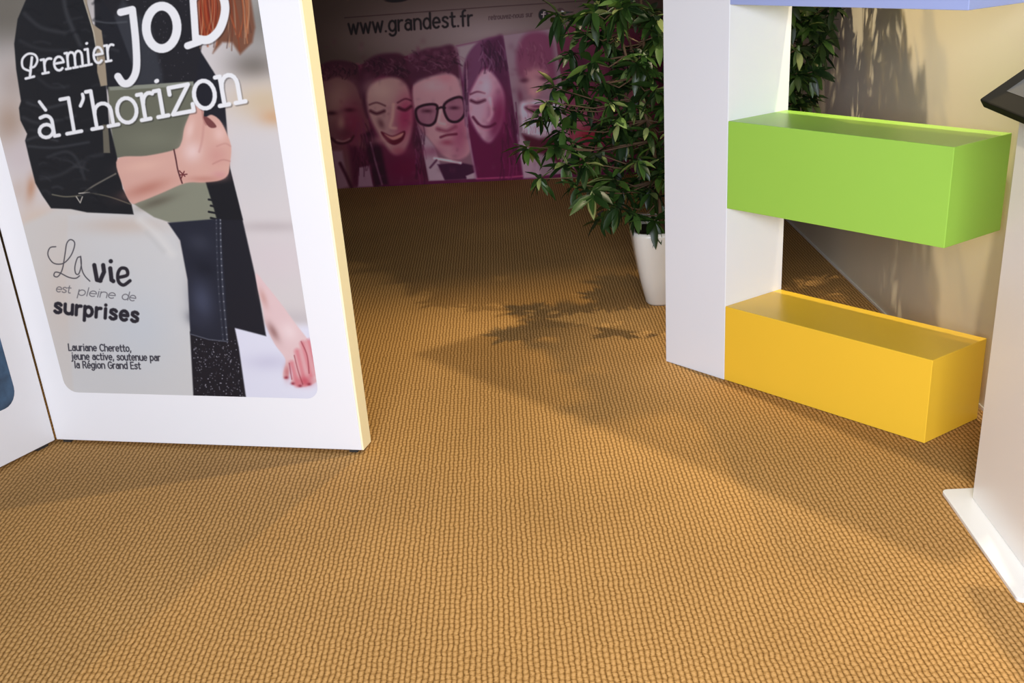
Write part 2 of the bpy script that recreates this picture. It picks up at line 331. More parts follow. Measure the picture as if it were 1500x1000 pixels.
    sh.poly([Z(775, 400), Z(790, 280), Z(850, 200), Z(930, 175), Z(975, 190), Z(1000, 330), Z(1010, 460), Z(960, 400), Z(890, 320), Z(840, 380), Z(800, 460), Z(790, 600)], (96, 52, 80), 3, curve=True)
    sh.poly([Z(870, 230), Z(930, 180), Z(972, 190), Z(1005, 420), Z(1040, 650), Z(985, 560), Z(930, 400)], (74, 28, 58), 5, .85, True)
    sh.poly([Z(800, 480), Z(830, 400), Z(880, 330), Z(935, 370), Z(975, 460), Z(960, 600), Z(910, 680), Z(870, 665), Z(815, 580)], (158, 112, 132), 3.5, curve=True)
    sh.blob(*Z(950, 540), 15, 38, (106, 30, 66), .9, 5)
    sh.line([Z(812, 450), Z(845, 438), Z(880, 445)], 2.4, (78, 30, 52), 1.4, .8, True); sh.line([Z(815, 480), Z(845, 490), Z(880, 478)], 4, (66, 22, 44), 2, .9, True)
    sh.line([Z(905, 470), Z(915, 540), Z(900, 575)], 4, (184, 138, 152), 2.5, .7, True)
    sh.line([Z(825, 560), Z(860, 600), Z(900, 605), Z(930, 590)], 3.6, (74, 18, 46), 1.6, .9, True); sh.line([Z(850, 603), Z(885, 622), Z(915, 615)], 3, (160, 100, 122), 1.5, .7, True)
    sh.poly([Z(800, 560), Z(860, 680), Z(920, 690), Z(980, 600), Z(1064, 846), Z(844, 852)], (92, 18, 60), 6)
    sh.line([Z(785, 480), Z(800, 650), Z(840, 850)], 2.6, (136, 92, 116), 1.6, .8); sh.line([Z(845, 853), Z(1000, 846), Z(1066, 840)], 2.2, (150, 60, 96), 1.2, .8)
    # strip 5: bearded man
    strip([Z(970, 170), (812, 42), (842, 252), Z(1068, 850)], (120, 92, 106))
    sh.poly([Z(1030, 280), Z(1060, 180), Z(1120, 150), Z(1190, 170), (812, 80), (815, 140), Z(1170, 380), Z(1060, 380)], (106, 52, 78), 6, curve=True)
    sh.blob(*Z(1110, 400), 22, 34, (128, 74, 92), .8)
    sh.poly([Z(1075, 340), Z(1130, 320), Z(1180, 345), Z(1140, 450), Z(1090, 450)], (148, 96, 108), 5, .8)
    sh.blob(*Z(1070, 385), 7, 4, (66, 24, 44), .9); sh.blob(*Z(1165, 375), 8, 4, (66, 24, 44), .9)
    sh.blob(*Z(1050, 460), 5, 12, (92, 36, 60), .6, -10); sh.blob(*Z(1115, 440), 6, 12, (164, 108, 118), .6)
    sh.poly([Z(1050, 500), Z(1110, 480), Z(1220, 490), Z(1245, 570), Z(1200, 630), Z(1130, 650), Z(1070, 620)], (164, 134, 152), 4, curve=True)
    sh.poly([Z(1072, 508), Z(1130, 500), Z(1200, 503), Z(1175, 532), Z(1125, 545), Z(1085, 532)], (96, 42, 66), 3, curve=True)
    sh.line([Z(1090, 512), Z(1130, 518), Z(1180, 510)], 2, (160, 116, 122), 1.6, .7, True); sh.blob(*Z(1130, 555), 12, 6, (120, 66, 90), .8)
    sh.poly([Z(1060, 640), Z(1140, 665), Z(1220, 650), Z(1250, 800), Z(1180, 740), Z(1090, 720)], (76, 20, 40), 4)
    sh.poly([Z(1035, 640), Z(1060, 660), Z(1130, 750), Z(1150, 850), Z(1066, 850)], (140, 106, 124), 3)
    # strip 6 and on, mostly behind the plant
    strip([(812, 42), (880, 30), (912, 250), (842, 252)], (98, 40, 64)); sh.blob(848, 185, 20, 45, (150, 90, 104), .7); sh.blob(862, 200, 26, 16, (134, 28, 46), .8); sh.blob(850, 90, 22, 22, (70, 24, 48), .8)
    strip([(880, 30), (950, 22), (982, 250), (912, 250)], (84, 30, 54)); sh.blob(925, 150, 26, 44, (134, 86, 94), .7); sh.blob(918, 88, 26, 20, (62, 22, 44), .8)
    strip([(950, 22), (1100, 12), (1100, 250), (982, 250)], (74, 26, 50))
    br_ = random.Random(8)
    for pts, dx, dy, c1, c2, k_ in (([Z(100, 300), Z(275, 360)], 6, 5, (40, 16, 28), (92, 54, 64), 30), ([Z(300, 275), Z(505, 350)], 7, 5, (44, 16, 32), (100, 62, 76), 46), ([Z(545, 600), Z(590, 820)], 4, 16, (50, 14, 38), (104, 44, 76), 26),
        ([Z(530, 240), Z(750, 335)], 8, 4, (50, 20, 38), (108, 66, 84), 60), ([Z(785, 290), Z(800, 560)], 1, 20, (62, 28, 52), (126, 86, 106), 30), ([Z(860, 190), Z(960, 290)], 8, 16, (52, 20, 44), (112, 76, 100), 44), ([Z(960, 480), Z(1030, 820)], 5, 24, (64, 14, 44), (120, 36, 84), 30),
        ([Z(260, 560), Z(330, 800)], 5, 16, (54, 16, 36), (96, 40, 66), 26), ([Z(1060, 520), Z(1220, 630)], 2, 7, (120, 84, 104), (196, 164, 180), 46), ([Z(1040, 200), Z(1180, 330)], 3, 6, (90, 44, 66), (128, 78, 98), 30)):
        for _ in range(k_):
            x = br_.uniform(pts[0][0], pts[1][0]); y = br_.uniform(pts[0][1], pts[1][1]); j = br_.uniform(-.6, .6)
            sh.line([(x, y), (x + dx * (.5 + j), y + dy * .6), (x + dx * j * 2 + dx * .4, y + dy * 1.3)], br_.uniform(.8, 2), br_.choice((c1, c1, c2)), 1, .5, True)
    for _ in range(260):
        x, y = br_.uniform(465, 850), br_.uniform(60, 270); v = br_.choice((-16, 14))
        sh.blob(x, y, br_.uniform(2, 6), br_.uniform(2, 6), (96 + v, 50 + v, 68 + v), .16)
    for x, y, rx, ry, c in ((505, 195, 14, 10, (76, 34, 48)), (548, 128, 20, 14, (158, 120, 122)), (556, 205, 16, 8, (150, 100, 106)), (636, 125, 22, 10, (170, 124, 134)), (632, 222, 22, 9, (120, 52, 80)), (616, 190, 8, 14, (96, 44, 68)), (712, 128, 10, 16, (176, 134, 150)), (724, 190, 10, 20, (94, 24, 60)), (784, 122, 22, 8, (150, 104, 116)), (776, 152, 6, 8, (158, 108, 120)), (801, 152, 8, 12, (120, 64, 84))):
        sh.blob(x, y, rx, ry, c, .55)
    # rules and lettering
    sh.lines([[(505, 26), (720, 10), (862, 1)]], 1, (44, 22, 26), .7, .8)
    sh.blob(581, -1, 17, 4.5, (30, 16, 18), .95, -4, hard=3)
    write(sh, 'www.grandest.fr', 511, 50, 692, 37, 15, -.04, 2.9, (28, 12, 18), SANS, .8, .28)
    write(sh, 'retrouvez-nous sur', 716, 29, 780, 24, 4.6, 0, .9, (46, 26, 32), SANS, .7, .3, .75)
    sh.blob(796, 22, 7, 8.5, (26, 12, 16), 1, 0, hard=4); sh.lines([[(799, 17), (796.5, 17.5), (796, 27)], [(793.5, 21), (799, 20.5)]], 1.6, (140, 118, 124), .6)
    sh.blob(821, 20, 7, 8.5, (66, 44, 48), .9, 0, hard=4); sh.poly([(816, 16), (820, 20), (823, 15), (827, 17), (825, 23), (820, 26), (815, 24), (818, 22)], (146, 136, 146), .8)
bs = Sheet((0, 8.63), (1, 0), -2.3, 1.21, .0, 1.75, .0032)
paint_banner(bs)
banner = tag(prism('banner_wall', [(-2.3, 8.632), (1.215, 8.632), (1.215, 8.68), (-2.3, 8.68)], 0, 2.5, M_WHITE),
    'long printed backdrop of slanted purple portrait strips under a web address', 'banner')
bp_ = mesh_obj('printed_face', [(-2.3, 8.63, .0), (1.21, 8.63, .0), (1.21, 8.63, 1.75), (-2.3, 8.63, 1.75)], [(0, 1, 2, 3)], None, banner)
def uv4(o):
    l = o.data.uv_layers.new(name='UVMap')
    xs = [v.co.copy() for v in o.data.vertices]; return l, xs
def planar_uv(o, p0, d, s0, s1, z0, z1):
    l = o.data.uv_layers.new(name='UVMap')
    for lp in o.data.loops:
        v = o.data.vertices[lp.vertex_index].co
        l.data[lp.index].uv = (((v.x - p0[0]) * d[0] + (v.y - p0[1]) * d[1] - s0) / (s1 - s0), (v.z - z0) / (z1 - z0))
planar_uv(bp_, (0, 8.63), (1, 0), -2.3, 1.21, 0, 1.75)
bp_.data.materials.append(bs.material('banner_print', (2.6, 2.95, 2.6), .6, 1.28, 110))

# ------------------------------------------------------------------ main display panel with the poster
P_L, P_R = np.array([-1.866, 4.067]), np.array([-.720, 3.822])
pd = (P_R - P_L) / np.linalg.norm(P_R - P_L); pn = np.array([pd[1], -pd[0]])     # along the panel, and out of its face
def pp(s, off=0): p = P_L + pd * s - pn * off; return (p[0], p[1])                # off = depth behind the face
PLEN = float(np.linalg.norm(P_R - P_L))
def H(px, py): return (px / 3.126, py / 3.126)
def G(px, py): return (px / 2.5, py / 2.5 + 300)
def K(px, py): return (px / 3.45 + 250, py / 3.45 + 300)
def T(px, py): return (px / 3.846 + 20, py / 3.846 + 320)
def paint_poster(sh):
    rnd = random.Random(4)
    sh.img[:] = (214, 205, 206)
    # out-of-focus street behind the figure
    sh.blob(10, -40, 120, 110, (96, 92, 86), 1); sh.blob(10, 20, 60, 50, (112, 106, 98), 1); sh.blob(20, 115, 30, 38, (176, 162, 156), .9); sh.blob(14, 180, 30, 40, (160, 132, 112), .7)
    sh.blob(30, 230, 26, 30, (205, 190, 192), .8); sh.blob(45, 276, 9, 22, (190, 140, 112), .9, 8); sh.blob(60, 330, 40, 34, (214, 190, 172), .9); sh.blob(28, 278, 14, 20, (205, 185, 176), .8)
    sh.blob(385, 30, 60, 60, (134, 130, 126), 1); sh.blob(372, 96, 42, 24, (118, 110, 104), .9); sh.blob(390, 150, 60, 32, (206, 184, 156), 1); sh.blob(400, 172, 24, 14, (206, 158, 116), .9)
    sh.blob(380, 240, 60, 60, (208, 202, 204), .9); sh.blob(398, 332, 60, 9, (188, 176, 178), .8); sh.blob(405, 380, 60, 40, (216, 202, 206), .8); sh.blob(430, 466, 50, 14, (198, 188, 192), .8)
    sh.blob(400, -90, 90, 90, (150, 146, 140), 1)
    sh.poly([(335, 476), (500, 476), (500, 620), (335, 620)], (226, 224, 240), 8); sh.blob(395, 530, 40, 14, (206, 202, 224), .8); sh.blob(450, 545, 22, 24, (236, 234, 246), .9)
    # lower-left: the pale bag and background
    sh.poly([(30, 330), (95, 300), (200, 300), (262, 350), (275, 400), (286, 600), (60, 600)], (210, 203, 200), 6)
    sh.poly([(100, 316), (195, 306), (232, 318), (258, 338), (270, 380), (279, 470), (287, 600), (110, 600), (96, 420)], (209, 206, 207), 3)
    sh.blob(180, 330, 70, 14, (200, 178, 164), .6); sh.blob(205, 480, 60, 70, (200, 204, 212), .7); sh.blob(90, 430, 34, 80, (212, 196, 186), .6)
    sh.line([(205, 322), (232, 345), (252, 372)], 8, (222, 218, 216), 6, .8); sh.line([(215, 340), (240, 368)], 4, (190, 186, 186), 4, .5)
    # trousers / speckled skirt
    sh.poly([K(98, 640), K(320, 600), K(345, 720), K(380, 965), K(395, 1050), K(120, 1050)], (30, 28, 36), 1.5)
    for i in range(330):
        x, y = rnd.uniform(281, 358), rnd.uniform(495, 590)
        if x < 283 + (y - 495) * .04 or x > 345 + (y - 495) * .16: continue
        sh.line([(x, y)], rnd.choice((1, 1.3, 1.7)), (150, 146, 158), .5, rnd.uniform(.4, .95))
    # long coat, right side
    sh.poly([(262, -200), (300, -60), (300, 40), (292, 72), (313, 105), (328, 132), (332, 180), (337, 246), (355, 320), (376, 412), (390, 492), (344, 480), (320, 478), (316, 300), (300, 180), (260, 120)], (31, 31, 40), 1.5)
    # torso: shirt, then leather jacket
    sh.poly([(130, -250), (275, -250), (300, 40), (285, 130), (160, 140), (140, 60)], (33, 32, 38), 2)
    for i in range(150): sh.line([(rnd.uniform(208, 280), rnd.uniform(-120, 120))], 1.5, (98, 92, 100), .6, rnd.uniform(.3, .8))
    sh.poly([(180, 0), (222, 40), (238, 110), (238, 124), (196, 126), (160, 40)], (58, 60, 68), 5, .8)
    sh.poly([(150, 0), (170, 30), (196, 100), (190, 128), (157, 130), (140, 40)], (30, 31, 38), 2)
    # folder and handbag panel
    sh.poly([H(495, 398), H(700, 388), H(885, 378), H(900, 480), H(880, 700), H(640, 720), H(530, 722), H(505, 560)], (106, 106, 92), 1.5)
    sh.poly([H(500, 398), H(885, 372), H(888, 392), H(505, 414)], (136, 138, 126), 1.2)
    sh.blob(*H(700, 640), 50, 18, (122, 122, 106), .7)
    sh.poly([(192, 296), (262, 262), (326, 255), (322, 322), (250, 326), (226, 318)], (134, 134, 118), 1.5); sh.blob(230, 296, 30, 7, (96, 88, 76), .7, -18)
    sh.poly([(300, 262), (336, 244), (356, 322), (318, 322), (312, 300)], (26, 26, 32), 1.5)
    for k in range(6): sh.line([(306 + k % 2 * 3, 274 + k * 9), (322, 277 + k * 9)], 3, (26, 26, 32), .8)
    # dark leather flap below
    sh.poly([(246, 326), (322, 320), (330, 420), (334, 500), (306, 497), (279, 489), (275, 410), (264, 352)], (37, 39, 52), 1.5)
    sh.blob(292, 355, 20, 14, (54, 56, 70), .8, 20); sh.blob(296, 440, 18, 32, (72, 76, 98), .8, -12); sh.blob(300, 392, 20, 12, (28, 30, 42), .8, 25); sh.blob(288, 468, 16, 10, (48, 50, 66), .7, 30)
    for dx, a in ((0, .8), (-6, .35)):
        q = smooth_pts([(323 + dx, 322), (324 + dx, 370), (327 + dx, 430), (333 + dx, 497)], False)
        sh.lines([q], 2.4, (70, 72, 84), .7, a)
        for x, y in q[::1]: sh.line([(x, y)], 2, (150, 150, 160), .6, a)
    sh.line([(279, 489), (306, 497), (334, 500)], 1.6, (96, 98, 112), .7, .8)
    # leather sleeve and shoulder
    sh.poly([(70, -260), (120, -200), (122, -60), (126, 0), (140, 50), (156, 128), (160, 180), (166, 205), (173, 236), (180, 276), (193, 300), (196, 314), (128, 311), (104, 306), (75, 305), (62, 286), (52, 268), (43, 232), (37, 206), (40, 196), (30, 176), (28, 158), (31, 148), (24, 102), (21, 64), (26, 28), (38, 0), (40, -120)], (26, 27, 32), 1.3)
    for q, c, wd in ([[(36, 20), (60, 40), (95, 48)], 52, 5], [[(30, 60), (60, 72), (100, 74)], 46, 4], [[(90, -30), (98, 20), (118, 66)], 58, 6], [[(40, 150), (66, 158), (100, 150)], 64, 3], [[(34, 172), (60, 180), (110, 170)], 56, 3.5],
                     [[(42, 214), (80, 216), (130, 208)], 70, 2], [[(40, 205), (58, 200), (84, 206)], 74, 2], [[(70, 230), (96, 222), (112, 232), (124, 262)], 56, 3], [[(60, 262), (90, 255), (120, 236)], 48, 4], [[(120, 250), (128, 232), (150, 226)], 46, 5], [[(52, 110), (75, 128), (100, 126)], 44, 4], [[(45, 190), (90, 196), (140, 188)], 44, 3]):
        sh.line(q, wd, (c, c + 1, c + 6), 2.5, .8, True)
    sh.line([H(240, 890), H(300, 900), H(370, 895)], 2, (112, 106, 92), .8, .9, True); sh.line([H(380, 885), H(430, 850), H(530, 795)], 2.4, (110, 104, 96), .8, .9, True); sh.line([H(400, 880), H(500, 900), H(600, 935)], 1.8, (96, 90, 78), .8, .9, True)
    sh.lines([[H(350, 900), H(368, 928), H(378, 900)], [H(362, 885), H(410, 880)]], 1.6, (176, 168, 160), .6)
    for i in range(70):
        y = rnd.uniform(-60, 300); x = rnd.uniform(30 + max(0, y - 200) * .35, 150); L_ = rnd.uniform(8, 26); a = rnd.uniform(-.5, .6); c = rnd.choice((14, 16, 40, 50, 62))
        sh.line([(x, y), (x + L_ * .5, y + a * L_ * .4 - 2), (x + L_, y + a * L_)], rnd.uniform(1, 3.5), (c, c + 1, c + 6), 2, .55, True)
    # strap
    sh.poly([H(378, -100), H(385, 0), H(415, 100), H(440, 210), H(446, 330), H(462, 395), H(492, 390), H(480, 250), H(466, 140), H(425, 110), H(400, 20), H(396, -100)], (158, 142, 122), 1.2)
    sh.line([H(384, 0), H(430, 150), H(452, 300)], 1.5, (206, 196, 178), .8, .8); sh.poly([H(470, 570), H(495, 570), H(505, 700), H(475, 700)], (104, 98, 86), 1.2)
    sh.line([H(430, 95), H(500, 105), H(580, 100)], 2.4, (86, 88, 94), 1.4, .7, True)
    # forearm and fist
    sk = (214, 166, 154)
    sh.poly([(172, 233), (215, 228), (256, 219), (266, 208), (270, 188), (276, 172), (284, 154), (298, 158), (299, 172), (310, 168), (323, 177), (334, 199), (339, 217), (337, 240), (334, 256), (322, 264), (298, 267), (272, 268), (236, 283), (206, 295), (192, 297), (180, 272)], sk, 1.4, curve=True)
    sh.blob(215, 276, 36, 10, (184, 122, 108), .8, -18); sh.blob(210, 243, 30, 9, (226, 180, 166), .7, -8); sh.blob(282, 222, 16, 16, (232, 200, 196), .9); sh.blob(278, 190, 7, 18, (232, 196, 188), .8, 14)
    sh.blob(322, 196, 10, 12, (232, 192, 184), .8); sh.blob(318, 228, 16, 16, (206, 150, 142), .8); sh.blob(322, 256, 12, 6, (206, 146, 146), .8); sh.blob(300, 262, 26, 5, (192, 134, 122), .8)
    sh.line([(299, 180), (296, 206), (292, 222)], 2, (190, 134, 128), 2, .6, True); sh.line([(312, 240), (326, 234), (337, 236)], 1.2, (176, 116, 112), 1.4, .7, True); sh.line([(318, 214), (330, 210), (338, 214)], 1.2, (184, 126, 120), 1.5, .6, True)
    sh.poly([(298, 171), (305, 172), (314, 180), (317, 186), (309, 187), (302, 181)], (118, 66, 66), 1.2, curve=True); sh.line([(296, 160), (298, 175), (302, 183)], 1.5, (160, 100, 96), 1.2, .7, True)
    sh.line([(255, 219), (258, 234), (261, 250), (267, 268)], 2, (74, 36, 42), .7, .95, True); sh.lines([[(263, 250), (271, 258)], [(270, 251), (265, 262)], [(264, 256), (274, 255)]], 1.6, (96, 36, 44), .6)
    # hanging hand, lower right
    sh.poly([K(432, 345), K(480, 400), K(560, 500), K(640, 610), K(700, 690), K(735, 780), K(750, 850), K(735, 895), K(665, 920), K(610, 900), K(618, 850), K(600, 800), K(596, 862), K(575, 880), K(568, 850), K(580, 780), K(525, 700), K(480, 600), K(462, 500), K(440, 420)], (228, 196, 198), 1.4, curve=True)
    sh.blob(*K(520, 640), 6, 16, (150, 108, 106), .8, -30); sh.blob(*K(600, 640), 12, 16, (240, 216, 218), .8, -35); sh.blob(*K(470, 470), 5, 16, (206, 158, 152), .8, -20)
    for a, b in (((668, 700), (708, 860)), ((640, 740), (680, 900)), ((612, 800), (640, 905)), ((700, 690), (742, 850))):
        sh.line([K(*a), K((a[0] + b[0]) / 2, (a[1] + b[1]) / 2), K(*b)], 8, (216, 124, 134), 3, .8)
    sh.blob(*K(680, 890), 14, 8, (198, 82, 98), .8); sh.blob(*K(588, 845), 5, 12, (196, 112, 116), .8)
    for q in ([(660, 690), (690, 760), (700, 850)], [(625, 760), (645, 840), (668, 905)], [(600, 800), (612, 880)], [(720, 760), (735, 840)]): sh.line([K(*p) for p in q], 1.3, (146, 54, 66), .9, .8, True)
    for p in ((585, 872), (618, 902), (655, 914), (700, 905)): sh.blob(*K(*p), 3.5, 2.4, (140, 36, 56), .8)
    # hair
    sh.poly([(284, -120), (330, -140), (362, -40), (374, 40), (370, 62), (352, 80), (340, 62), (326, 62), (312, 78), (318, 58), (292, 54), (284, 0)], (118, 76, 58), 3)
    sh.poly([(286, -60), (316, -40), (322, 20), (316, 52), (294, 54), (286, 20)], (128, 40, 22), 3)
    for i in range(46):
        x = rnd.uniform(288, 366); a = rnd.uniform(-8, 10)
        sh.line([(x - 8, rnd.uniform(-100, -20)), (x, rnd.uniform(0, 20)), (x + a, rnd.uniform(40, 74))], 1.6, rnd.choice(((186, 98, 58), (206, 130, 84), (140, 60, 32), (92, 54, 42), (190, 146, 116), (80, 50, 42))), 1, .6, True)
    # head and shoulder, above
    sh.poly([(180, -420), (235, -420), (250, -330), (262, -250), (150, -250), (165, -330)], sk, 6, curve=True)
    # slab lettering
    wh = (236, 234, 238); shd = (20, 18, 22)
    for col, off, al in ((shd, 1.8, .35), (wh, 0, 1)):
        def s(pl, wd, c=col, o=off, a=al): sh.lines([[(x + o, y + o) for x, y in q] for q in pl], wd, c, .8, a)
        s([[(177, 18), (194, 14)], smooth_pts([(194, 14), (199, 60), (200, 100), (192, 119), (181, 122), (173, 112)], False)], 11)
        s([arc(187, -8, 3, 3, 0, 300, 6)], 10)
        s([[(237 + 22.5 * math.cos(t) + 2 * math.sin(t), 40 + 31 * math.sin(t) - 3 * math.cos(t)) for t in [k * math.pi / 16 for k in range(33)]]], 13)
        s([[(270, -92), (274, -66), (283, 0), (287, 60)], [(256, -86), (270, -92)], [(275, 67), (292, 61)]], 10.5)
        s([smooth_pts([(284, -4), (296, -17), (312, -20), (325, -8), (330, 10), (327, 30), (319, 47), (305, 58), (289, 57)], False)], 12.5)
        bl = lambda x: 203 - .182 * (x - 59)
        for ch, x0, x1 in (('a', 59, 84), ('l', 97, 121), ('h', 137, 172), ('o', 174, 204), ('r', 207, 229), ('i', 231, 248), ('z', 252, 284), ('o', 287, 319), ('n', 324, 358)):
            w_, st = SLAB[ch]; t = (x0 - 59) / 300; xh = 31 + 12 * t; ux = (x1 - x0) / w_
            s(glyph(st, x0, bl(x0), ux, -ux * .185, -.17 * xh, -xh), 5.4 + 1.2 * t)
        s([[(58, 149), (67, 161)]], 5); s([smooth_pts([(121, 138), (122, 145), (118, 155)], False)], 5)
        pb = lambda x: 112 - .19 * (x - 40)
        for ch, x0, x1 in (('r', 62, 77), ('e', 80, 95), ('m', 98, 124), ('i', 126, 135), ('e', 138, 152), ('r', 155, 168)):
            w_, st = SLAB[ch]; ux = (x1 - x0) / w_
            s(glyph(st, x0, pb(x0), ux, -ux * .19, -.1 * 20, -20 - 3 * (x0 > 90)), 3.9)
        s([[(47, 84), (44, 113)], [(38, 115), (50, 112)]], 4); s([smooth_pts([(44, 104), (34, 99), (33, 87), (41, 79), (51, 80), (55, 88), (51, 97), (45, 99)], False)], 3.6)
    # script and small print on the bag
    ink = (62, 58, 66)
    sh.line([T(*p) for p in [(238, 158), (205, 165), (194, 205), (225, 250), (280, 252), (325, 205), (345, 140), (322, 118), (300, 140), (290, 200), (275, 285), (250, 326), (228, 322), (235, 302), (262, 306), (310, 330), (350, 336), (372, 322)]], 1.5, ink, .6, 1, True)
    sh.line([T(*p) for p in [(378, 215), (360, 222), (346, 270), (350, 308), (368, 310), (382, 260), (378, 212), (384, 280), (400, 320), (430, 352)]], 1.5, ink, .6, 1, True)
    ink = (44, 40, 48)
    sh.lines([[T(*p) for p in q] for q in ([(455, 262), (470, 345), (490, 350)], [(488, 350), (510, 300), (505, 262)], [(545, 280), (552, 345), (562, 352)])], 6.2, ink, .7); sh.lines([[T(548, 240)]], 6.4, ink, .7)
    sh.lines([smooth_pts([T(*p) for p in [(588, 332), (640, 318), (636, 285), (606, 280), (588, 310), (592, 355), (620, 374), (656, 350)]], False)], 5, ink, .7)
    write(sh, 'est', 82, 427, 103, 429, 7.5, .2, 1.1, (84, 80, 88), gap=.1); write(sh, 'pleine', 114, 432, 168, 437, 8, .25, 1.1, (84, 80, 88), gap=.12); write(sh, 'de', 178, 438, 198, 441, 8, .25, 1.1, (84, 80, 88), gap=.12)
    write(sh, 'surprises', 80, 457, 202, 471, 13.5, .05, 5, ink, gap=.36, f=.7)
    write(sh, 'Lauriane Cheretto,', 101, 513, 192, 514.5, 6.6, -.1, 1.55, (34, 32, 44), gap=.28)
    write(sh, 'jeune active, soutenue par', 106, 526, 235, 528, 6.6, -.1, 1.55, (34, 32, 44), gap=.28)
    write(sh, 'la Région Grand Est', 110, 538.5, 206, 540, 6.6, -.1, 1.55, (34, 32, 44), gap=.28)

PS0, PS1, PZ0, PZ1 = .090, 1.044, .197, 1.93
ps = Sheet(P_L, pd, PS0, PS1, PZ0, PZ1, .0014)
paint_poster(ps)
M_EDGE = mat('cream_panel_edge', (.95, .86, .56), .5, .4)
M_FOOT = mat('dark_levelling_foot', (.03, .028, .026), .5)
def rounded(s0, s1, z0, z1, r, n=6):
    out = []
    for cx, cz, a in ((s1 - r, z0 + r, -90), (s1 - r, z1 - r, 0), (s0 + r, z1 - r, 90), (s0 + r, z0 + r, 180)):
        out += [(cx + r * math.cos(math.radians(a + 90 * i / n)), cz + r * math.sin(math.radians(a + 90 * i / n))) for i in range(n + 1)]
    return out
panel = empty('display_panel', (*pp(PLEN / 2, .03), 0), 'white display panel with the poster of a person in a black leather jacket', 'display panel')
prism('board', [pp(0), pp(PLEN), pp(PLEN, .05), pp(0, .05)], .012, 2.05, M_WHITE, panel, bevel=.0025)
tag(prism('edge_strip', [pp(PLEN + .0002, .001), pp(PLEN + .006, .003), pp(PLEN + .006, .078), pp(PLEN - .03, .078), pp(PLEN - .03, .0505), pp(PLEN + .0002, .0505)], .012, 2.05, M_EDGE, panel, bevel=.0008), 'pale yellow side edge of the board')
for s_ in (.02, PLEN - .05): prism('foot', [pp(s_, .008), pp(s_ + .03, .008), pp(s_ + .03, .045), pp(s_, .045)], 0, .013, M_FOOT, panel)
rr = rounded(PS0, PS1, PZ0, PZ1, .045)
po = mesh_obj('poster', [(*pp(s, -.0008), z) for s, z in rr], [list(range(len(rr)))], None, panel)
planar_uv(po, P_L, pd, PS0, PS1, PZ0, PZ1)
po.data.materials.append(ps.material('poster_print', (.85, .86, .82), .42))
adopt(panel)

# left display panel, at an angle, only its right margin in view
Q0 = P_L + np.array([-.003, -.004]); q1 = np.array([-1.977, 3.824]); qd = (q1 - Q0) / np.linalg.norm(q1 - Q0); qn = np.array([-qd[1], qd[0]])
def qp(s, off=0): p = Q0 + qd * s - qn * off; return (p[0], p[1])
pan2 = empty('display_panel', (*qp(.5, .03), 0), 'white display panel at the left border showing only a corner of blue denim', 'display panel')
prism('board', [qp(.001), qp(1.1), qp(1.1, .05), qp(.001, .05)], .012, 2.05, M_WHITE, pan2, bevel=.0025)
prism('foot', [qp(.03, .008), qp(.08, .008), qp(.08, .045), qp(.03, .045)], 0, .013, M_FOOT, pan2); prism('foot', [qp(.9, .008), qp(.95, .008), qp(.95, .045), qp(.9, .045)], 0, .013, M_FOOT, pan2)
def denim_print():
    m = mat('denim_print', (.05, .1, .2), .42); nt = m.node_tree; N = nt.nodes; tc = N.new('ShaderNodeTexCoord')
    n = N.new('ShaderNodeTexNoise'); n.inputs['Scale'].default_value = 7; n.inputs['Detail'].default_value = 6; nt.links.new(tc.outputs['Object'], n.inputs['Vector'])
    r = N.new('ShaderNodeValToRGB'); nt.links.new(n.outputs['Fac'], r.inputs[0]); e = r.color_ramp.elements
    e[0].position = .35; e[0].color = (.012, .02, .035, 1); e[1].position = .65; e[1].color = (.07, .15, .26, 1)
    s = N.new('ShaderNodeSeparateXYZ'); nt.links.new(tc.outputs['Object'], s.inputs[0])
    g = N.new('ShaderNodeMapRange'); g.inputs[1].default_value = .55; g.inputs[2].default_value = .62; nt.links.new(s.outputs[2], g.inputs[0])
    mx = N.new('ShaderNodeMix'); mx.data_type = 'RGBA'; nt.links.new(g.outputs[0], mx.inputs[0]); nt.links.new(r.outputs[0], mx.inputs[6]); mx.inputs[7].default_value = (.45, .43, .42, 1)
    nt.links.new(mx.outputs[2], N['Principled BSDF'].inputs['Base Color']); return m
rr = rounded(.113, 1.0, .197, 1.93, .06)
mesh_obj('poster', [(*qp(s, -.0008), z) for s, z in rr], [list(range(len(rr)))], denim_print(), pan2)
adopt(pan2)

# ------------------------------------------------------------------ big letter: white post with three coloured arms
AX, BX = np.array([.629, -.778]), np.array([.778, .629]); A0 = np.array([.608, 4.379])
def lp(a, b): p = A0 + AX * a + BX * b; return (p[0], p[1])
letter = empty('letter_stand', (*lp(.3, .15), 0), 'white post with three stacked coloured box arms, shaped like a capital E', 'letter display')
prism('post', [lp(-.322, 0), lp(0, 0), lp(0, .318), lp(-.322, .318)], 0, 1.625, mat('white_post', (.84, .85, .88), .3, .5, noise=.01, nscale=3), letter, bevel=.002)
for col, z0, z1, txt, dz in (((.93, .57, .04), .0015, .291, 'yellow box arm on the floor', 0), ((.36, .65, .085), .652, .952, 'green box arm in the middle', .0), ((.38, .45, .76), 1.322, 1.622, 'light blue box arm at the top', 0)):
    m = mat('lacquer_' + txt.split()[0], col, .33, .5, noise=.015, nscale=4)
    tag(prism('arm', [lp(.0015, -.001), lp(.917, -.001), lp(.917, .306), lp(.0015, .306)], z0, z1, m, letter, bevel=.002), txt)
adopt(letter)

